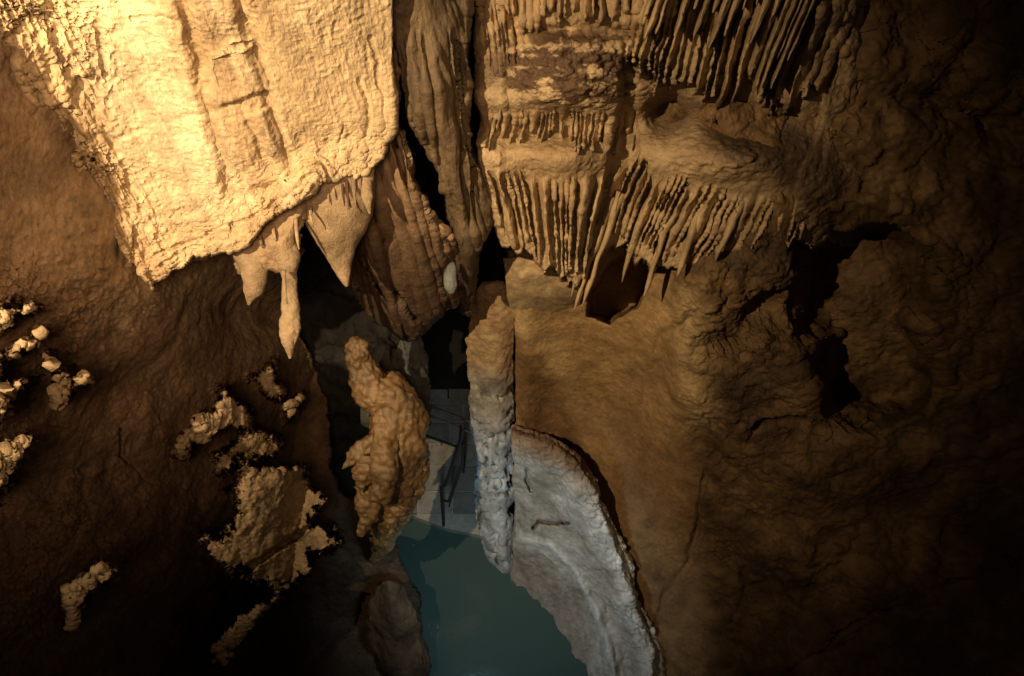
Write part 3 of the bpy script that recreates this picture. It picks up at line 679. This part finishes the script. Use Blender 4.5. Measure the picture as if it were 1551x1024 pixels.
def line_from(rows, cols, zf): return [(r_[cols[0]], r_[cols[1]], zf(r_)) for r_ in rows]
ctl = mf[[0, 4, 8, 12, 14, 16, 19, 22, 25, 28, 31]]
def zt(x): return 4.10 + .0010 * (x - 757) * (x < 1000) + .16 * (x >= 1000)
tops = [(q[0], q[1] - 22, zt(q[0]) + (.05 if q[0] < 775 else 0)) for q in ctl]
bots = [(q[2], q[3] + 4, zt(q[0]) + .0033 * (q[3] - q[1])) for q in ctl]
for i, (xm, ln, zo) in enumerate(((838, .98, .02), (897, 1.0, -.03), (934, 1.04, 0), (948, 1.1, -.02), (990, 1.08, -.02), (1022, 1.12, 0), (1070, 1.06, 0), (1128, 1.0, -.01))):
    k = np.interp(xm, mf[:, 0], np.arange(len(mf))); x0, y0, x1, y1 = [np.interp(k, np.arange(len(mf)), mf[:, c]) for c in range(4)]
    z0 = zt(x0) - .02 + zo; f0 = .12                                   # each leaves the rock part of the way down
    xa, ya = x0 + (x1 - x0) * f0, y0 + (y1 - y0) * f0; xb, yb = x0 + (x1 - x0) * ln, y0 + (y1 - y0) * ln
    rnd = random.Random(i + 71)
    fold(xa, ya, z0 + .16 + .0034 * (ya - y0), xb, yb, z0 + .0034 * (yb - y0), rnd.uniform(.026, .036), 500 + i, bend=rnd.uniform(-3, 3))
# long flutes at the top right, in three overlapping curtains
def fl_top(x, z): return (x + 46, -150, z)
for sd, n_, dz, ends, ln, xs in ((841, 22, -.02, (60, 95, 120, 150, 165, 110), (.5, 1.0), (985, 1035, 1090, 1150, 1215, 1260)),):
    tp = [fl_top(x, 3.30 + dz + .02 * j) for j, x in enumerate(xs)]
    bt = [(x - 12 - (.20 + .10 * j / 5) * (e + 60), e, 3.90 + dz - .0029 * (150 - e)) for j, (x, e) in enumerate(zip(xs, ends))]
    curtain('drapery', tp, bt, n_, sd, amp=.085, lens=ln, notch=.25, rows=110, start=.05)

# ---- ledge under the draperies, above the smooth face
def z_led(px, py, z, U, V_): return z + .05 * nz(px, py, 30, 111, 4)
ld = sheet('rock_ledge', [[(764, 395, 5.15), (790, 392, 5.05), (830, 405, 5.05), (862, 420, 5.15), (885, 430, 5.3)], [(768, 430, 5.3), (792, 428, 5.2), (828, 430, 5.2), (858, 440, 5.25), (880, 450, 5.4)],
    [(776, 482, 5.9), (796, 492, 5.95), (826, 490, 5.95), (852, 484, 5.95), (872, 476, 5.95)]], M_smooth, step=2, zfn=z_led, edge=6, edge_sides='lr', roll='lrt', back=.4, round_=.04,
    disp=lambda px, py, P: .008 * fbm(P, 9, 4, 112), colfn=lambda px, py, P: mixc(C(.45, .31, .17), C(.54, .40, .22), sm(-.3, .3, fbm(P, 5, 3, 113))), seed=44)
tag(ld, 'small tan ledge right under the tips of the column draperies', 'rock ledge')

# ================================================================== PILLAR LEFT OF THE SMOOTH FACE
def c_pil(px, py, P):
    j = 30 * nz(px, py, 30, 121, 4)
    c = mixc(C(.40, .25, .13), C(.48, .33, .18), sm(-.3, .3, fbm(P, 5, 4, 122)))
    g = mixc(C(.30, .29, .27), C(.50, .49, .46), sm(-.35, .35, fbm(P, 7, 4, 123)))
    c = mixc(c, g, sm(555, 610, py + j + .5 * (778 - px)))
    return mixc(c, C(.10, .09, .08), sm(.25, .5, fbm(P, 11, 3, 124)) * sm(560, 620, py))
def d_pil(px, py, P):
    pit = sm(.12, .45, fbm(P, 10, 3, 125)) * sm(560, 620, py)
    return .025 * fbm(P, 4, 4, 126) + .014 * fbm(P, 16, 4, 127) + .008 * fbm(P, 40, 3, 128) - .08 * pit
PG = [[(738, 440, 6.3), (750, 434, 6.3), (764, 434, 6.3), (774, 440, 6.3)], [(732, 432, 5.75), (748, 426, 5.65), (764, 428, 5.65), (776, 436, 5.75)], [(714, 470, 5.95), (735, 468, 5.8), (758, 470, 5.78), (777, 475, 5.9)], [(712, 540, 6.3), (735, 540, 6.15), (758, 540, 6.13), (778, 540, 6.25)],
      [(712, 620, 6.75), (735, 620, 6.6), (758, 620, 6.58), (778, 620, 6.75)], [(720, 700, 7.15), (740, 700, 7.0), (760, 700, 6.98), (778, 700, 7.15)], [(722, 780, 7.6), (742, 780, 7.45), (762, 780, 7.43), (778, 780, 7.58)],
      [(738, 845, 7.85), (752, 850, 7.75), (766, 853, 7.7), (777, 855, 7.85)], [(756, 900, 8.3), (763, 900, 8.2), (771, 900, 8.2), (777, 900, 8.3)]]
tag(sheet('rock_pillar', PG, M_pale, step=1.8, edge=9, edge_sides='l', roll='l', back=.5, round_=.04, disp=d_pil, colfn=c_pil, seed=51),
    'narrow upright rock pillar, orange above and pitted grey below, beside the landing', 'rock pillar')

# ---- pale crusted bank above the water line
def z_bank(px, py, z, U, V_):
    zz = z.copy(); zz += .05 * nz(px, py, 40, 131, 4)
    de, _ = polyd(px, py, EDGE); zz += -.14 * np.exp(-((de - 26) / 20) ** 2) + .16 * sm(40, 90, de) * sm(860, 760, py) + .22 * sm(10, 0, de) 
    for pts, w, dep in (([(808, 800), (818, 790), (845, 792), (862, 790)], 5, .2), ([(800, 712), (796, 730), (806, 744)], 5, .15)):
        dd, _ = polyd(px + 4 * nz(px, py, 12, 132, 3), py + 4 * nz(px, py, 12, 133, 3), pts); zz += dep * sm(w, 0, dd)
    dd, _ = polyd(px, py, [(785, 815), (835, 828), (875, 870), (905, 930), (930, 1010), (940, 1080)]); zz -= .05 * sm(9, 0, dd)
    low = (px < 785 + (py - 815) * 1.4) * sm(815, 850, py)
    zz += (.07 * sm(0, 26, dd) + .05 * nz(px * 1.5, py * .5, 22, 231, 3)) * low
    return zz
def d_bank(px, py, P):
    top = sm(.35, .0, (py - 640) / 200) 
    return .035 * fbm(P, 5, 4, 134) + .028 * fbm(P, 18, 4, 135, ridged=True, gain=.6) * sm(70, 5, polyd(px, py, EDGE)[0]) + .008 * fbm(P, 26, 3, 136)
EDGE = [(780, 648), (830, 665), (880, 695), (905, 735), (925, 790), (950, 850), (970, 920), (985, 955), (998, 985), (1000, 1040)]
def c_bank(px, py, P):
    c = mixc(C(.33, .29, .24), C(.50, .46, .41), sm(-.35, .35, fbm(P, 3, 5, 137)))
    d, _ = polyd(px, py, EDGE); c = mixc(c, C(.80, .80, .78), .9 * sm(40, 6, d + 10 * nz(px, py, 14, 139, 4)) * sm(740, 800, py))
    c = mixc(c, C(.22, .14, .09), .85 * sm(45, 8, d + 12 * nz(px, py, 18, 138, 4)) * sm(740, 700, py))
    dd, _ = polyd(px, py, [(785, 815), (835, 828), (875, 870), (905, 930), (930, 1010), (940, 1080)]); c = mixc(c, C(.66, .66, .62), .6 * sm(8, 2, dd))
    c = mixc(c, C(.26, .20, .16), .7 * sm(8, 50, dd) * sm(830, 900, py + (920 - px) * .6) * (px < 930) )
    return c
BK = [[(781, 650, 6.55), (806, 656, 6.4), (835, 668, 6.35), (862, 682, 6.35), (884, 700, 6.45)],
      [(781, 690, 6.75), (812, 692, 6.58), (846, 700, 6.5), (880, 712, 6.48), (902, 735, 6.5)],
      [(781, 750, 7.1), (818, 752, 6.9), (858, 758, 6.8), (895, 768, 6.7), (922, 790, 6.65)],
      [(780, 820, 7.45), (825, 820, 7.25), (870, 826, 7.1), (915, 835, 6.95), (950, 850, 6.8)],
      [(776, 880, 7.72), (820, 885, 7.5), (870, 890, 7.35), (925, 900, 7.15), (966, 915, 6.95)],
      [(783, 915, 7.66), (830, 930, 7.48), (882, 942, 7.30), (940, 950, 7.15), (986, 960, 6.95)],
      [(826, 985, 7.42), (866, 990, 7.30), (910, 995, 7.16), (955, 998, 7.1), (999, 1000, 6.9)],
      [(858, 1060, 7.16), (892, 1065, 7.08), (928, 1070, 7.0), (965, 1070, 6.95), (1004, 1075, 6.8)],
      [(885, 1200, 6.9), (915, 1200, 6.95), (950, 1200, 6.8), (985, 1200, 6.6), (1010, 1200, 6.4)]]
tag(sheet('calcite_bank', BK, M_pale, step=1.8, zfn=z_bank, edge=11, edge_sides='r', roll='trl', back=.5, round_=.06, disp=d_bank, colfn=c_bank, seed=55),
    'pale grey crusted bank curving down to the green pool', 'rock bank')

# ================================================================== STALAGMITE
def stalag():
    root = empty('stalagmite', tuple(W(590, 700, 6.0)))
    tag(root, 'knobbly wet golden stalagmite with a finger-like tip, left of the landing', 'stalagmite')
    o = spire('body', [(541, 509, 5.35, .02), (541, 520, 5.35, .07), (547, 555, 5.42, .11), (562, 588, 5.5, .15), (590, 606, 5.55, .20), (602, 640, 5.6, .23), (602, 680, 5.65, .24), (598, 720, 5.75, .245), (596, 750, 5.85, .22), (590, 780, 5.95, .18), (584, 805, 6.15, .13), (575, 830, 6.5, .09), (565, 850, 6.9, .05)],
              M_glaze, n=(190, 110), noise=.055, nscale=5, colr=C(.21, .125, .052), seed=151, flat=.8, popcorn=.035, pscale=19)
    under(o, root)
    for i, p in enumerate([[(575, 670, 5.5, .10), (545, 685, 5.45, .06), (518, 710, 5.42, .014)], [(560, 740, 5.6, .12), (555, 780, 5.65, .08), (545, 812, 5.7, .015)],
                           [(605, 760, 5.75, .10), (592, 790, 5.78, .06), (588, 815, 5.8, .012)], [(580, 640, 5.42, .09), (585, 700, 5.42, .11), (575, 760, 5.5, .07)],
                           [(628, 640, 5.7, .07), (634, 700, 5.75, .09), (628, 755, 5.8, .04)], [(555, 690, 5.5, .09), (552, 715, 5.48, .08), (548, 745, 5.5, .02)]]):
        under(spire('knob', p, M_glaze, n=(50, 36), noise=.05, nscale=8, colr=C(.21, .128, .054), seed=160 + i, popcorn=.035, pscale=19), root)
M_glaze = rock('glazed_flowstone', rough=.35, bump=.35, spec=.5, contrast=.35, coat=.7)
stalag()

# ---- dark boulder at the left shore
rb = sheet('shore_rock', [[(570, 890, 6.6), (590, 885, 6.5), (612, 890, 6.6)], [(562, 930, 6.7), (595, 930, 6.5), (628, 935, 6.7)], [(570, 980, 6.9), (605, 980, 6.65), (638, 985, 6.85)], [(590, 1050, 7.0), (620, 1050, 6.8), (650, 1060, 7.0)]],
    M_wall, step=2.4, edge=8, edge_sides='lrt', roll='lrt', back=.5, disp=lambda px, py, P: .06 * fbm(P, 4, 4, 171), colfn=lambda px, py, P: mixc(C(.07, .04, .022), C(.13, .075, .04), sm(-.3, .3, fbm(P, 5, 3, 172))), seed=57)
tag(rb, 'dark reddish rock standing at the left shore of the pool', 'rock')

# ================================================================== HANDRAIL
mr = bpy.data.materials.new('dark_steel'); mr.use_nodes = True; b = mr.node_tree.nodes['Principled BSDF']
nn = mr.node_tree.nodes.new('ShaderNodeTexNoise'); nn.inputs['Scale'].default_value = 30
cr = mr.node_tree.nodes.new('ShaderNodeValToRGB'); cr.color_ramp.elements[0].color = (.02, .018, .016, 1); cr.color_ramp.elements[1].color = (.07, .055, .045, 1)
mr.node_tree.links.new(nn.outputs[0], cr.inputs[0]); mr.node_tree.links.new(cr.outputs[0], b.inputs['Base Color'])
b.inputs['Roughness'].default_value = .5; b.inputs['Metallic'].default_value = .5
ms = mr.copy(); ms.name = 'worn_grey_steel'
for e, v in zip(ms.node_tree.nodes['Color Ramp'].color_ramp.elements, ((.12, .12, .11, 1), (.28, .27, .25, 1))): e.color = v
def bar(name, pts, r, mat, root):
    from mathutils import Vector
    cu = bpy.data.curves.new(name, 'CURVE'); cu.dimensions = '3D'; sp = cu.splines.new('POLY'); sp.points.add(len(pts) - 1)
    for q, p in zip(sp.points, pts): q.co = (*p, 1)
    cu.bevel_depth = r; cu.bevel_resolution = 3; cu.use_fill_caps = True; cu.materials.append(mat)
    tmp = bpy.data.objects.new(name, cu); COL.objects.link(tmp)
    me = bpy.data.meshes.new_from_object(tmp.evaluated_get(bpy.context.evaluated_depsgraph_get())); bpy.data.objects.remove(tmp); bpy.data.curves.remove(cu)
    me.name = name; o = bpy.data.objects.new(name, me); COL.objects.link(o)
    return under(o, root)
foot = atz(672, 796, .12); hr = empty('handrail', tuple(foot)); tag(hr, 'dark steel handrail running down the landing to the pool edge', 'handrail')
T = W(668, 738, 7.35); T2 = W(697, 668, 6.75); T3 = W(699, 648, 6.55)
bar('post', [foot, T], .018, mr, hr)
bar('top_rail', [T, W(674, 736, 7.32), T2, T3], .017, mr, hr)
bar('mid_rail', [W(673, 758, 7.55), W(679, 760, 7.5), W(700, 700, 7.0), W(701, 672, 6.9)], .013, mr, hr)
bar('low_rail', [W(680, 767, 7.6), W(690, 735, 7.3), W(702, 700, 7.05)], .009, mr, hr)
bar('post', [T3 + np.array((0, 0, .03)), atz(702, 715, .12)], .018, mr, hr)
g = empty('guard_rail', tuple(atz(640, 640, .12))); tag(g, 'guard rail of thin grey bars crossing before the dark passage', 'guard rail')
for nm, a, b_, r in (('top_rail', (632, 608, 7.2), (716, 640, 7.0), .016), ('mid_rail', (632, 622, 7.3), (716, 656, 7.1), .014)):
    bar(nm, [W(*a), W(*b_)], r, ms, g)
bar('low_rail', [W(634, 656, 7.3), W(696, 678, 7.15)], .014, mr, g)
bar('post', [W(712, 628, 7.0), W(713, 658, 7.25)], .014, ms, g)
bar('post', [W(640, 610, 7.2), W(642, 668, 7.75)], .014, mr, g)
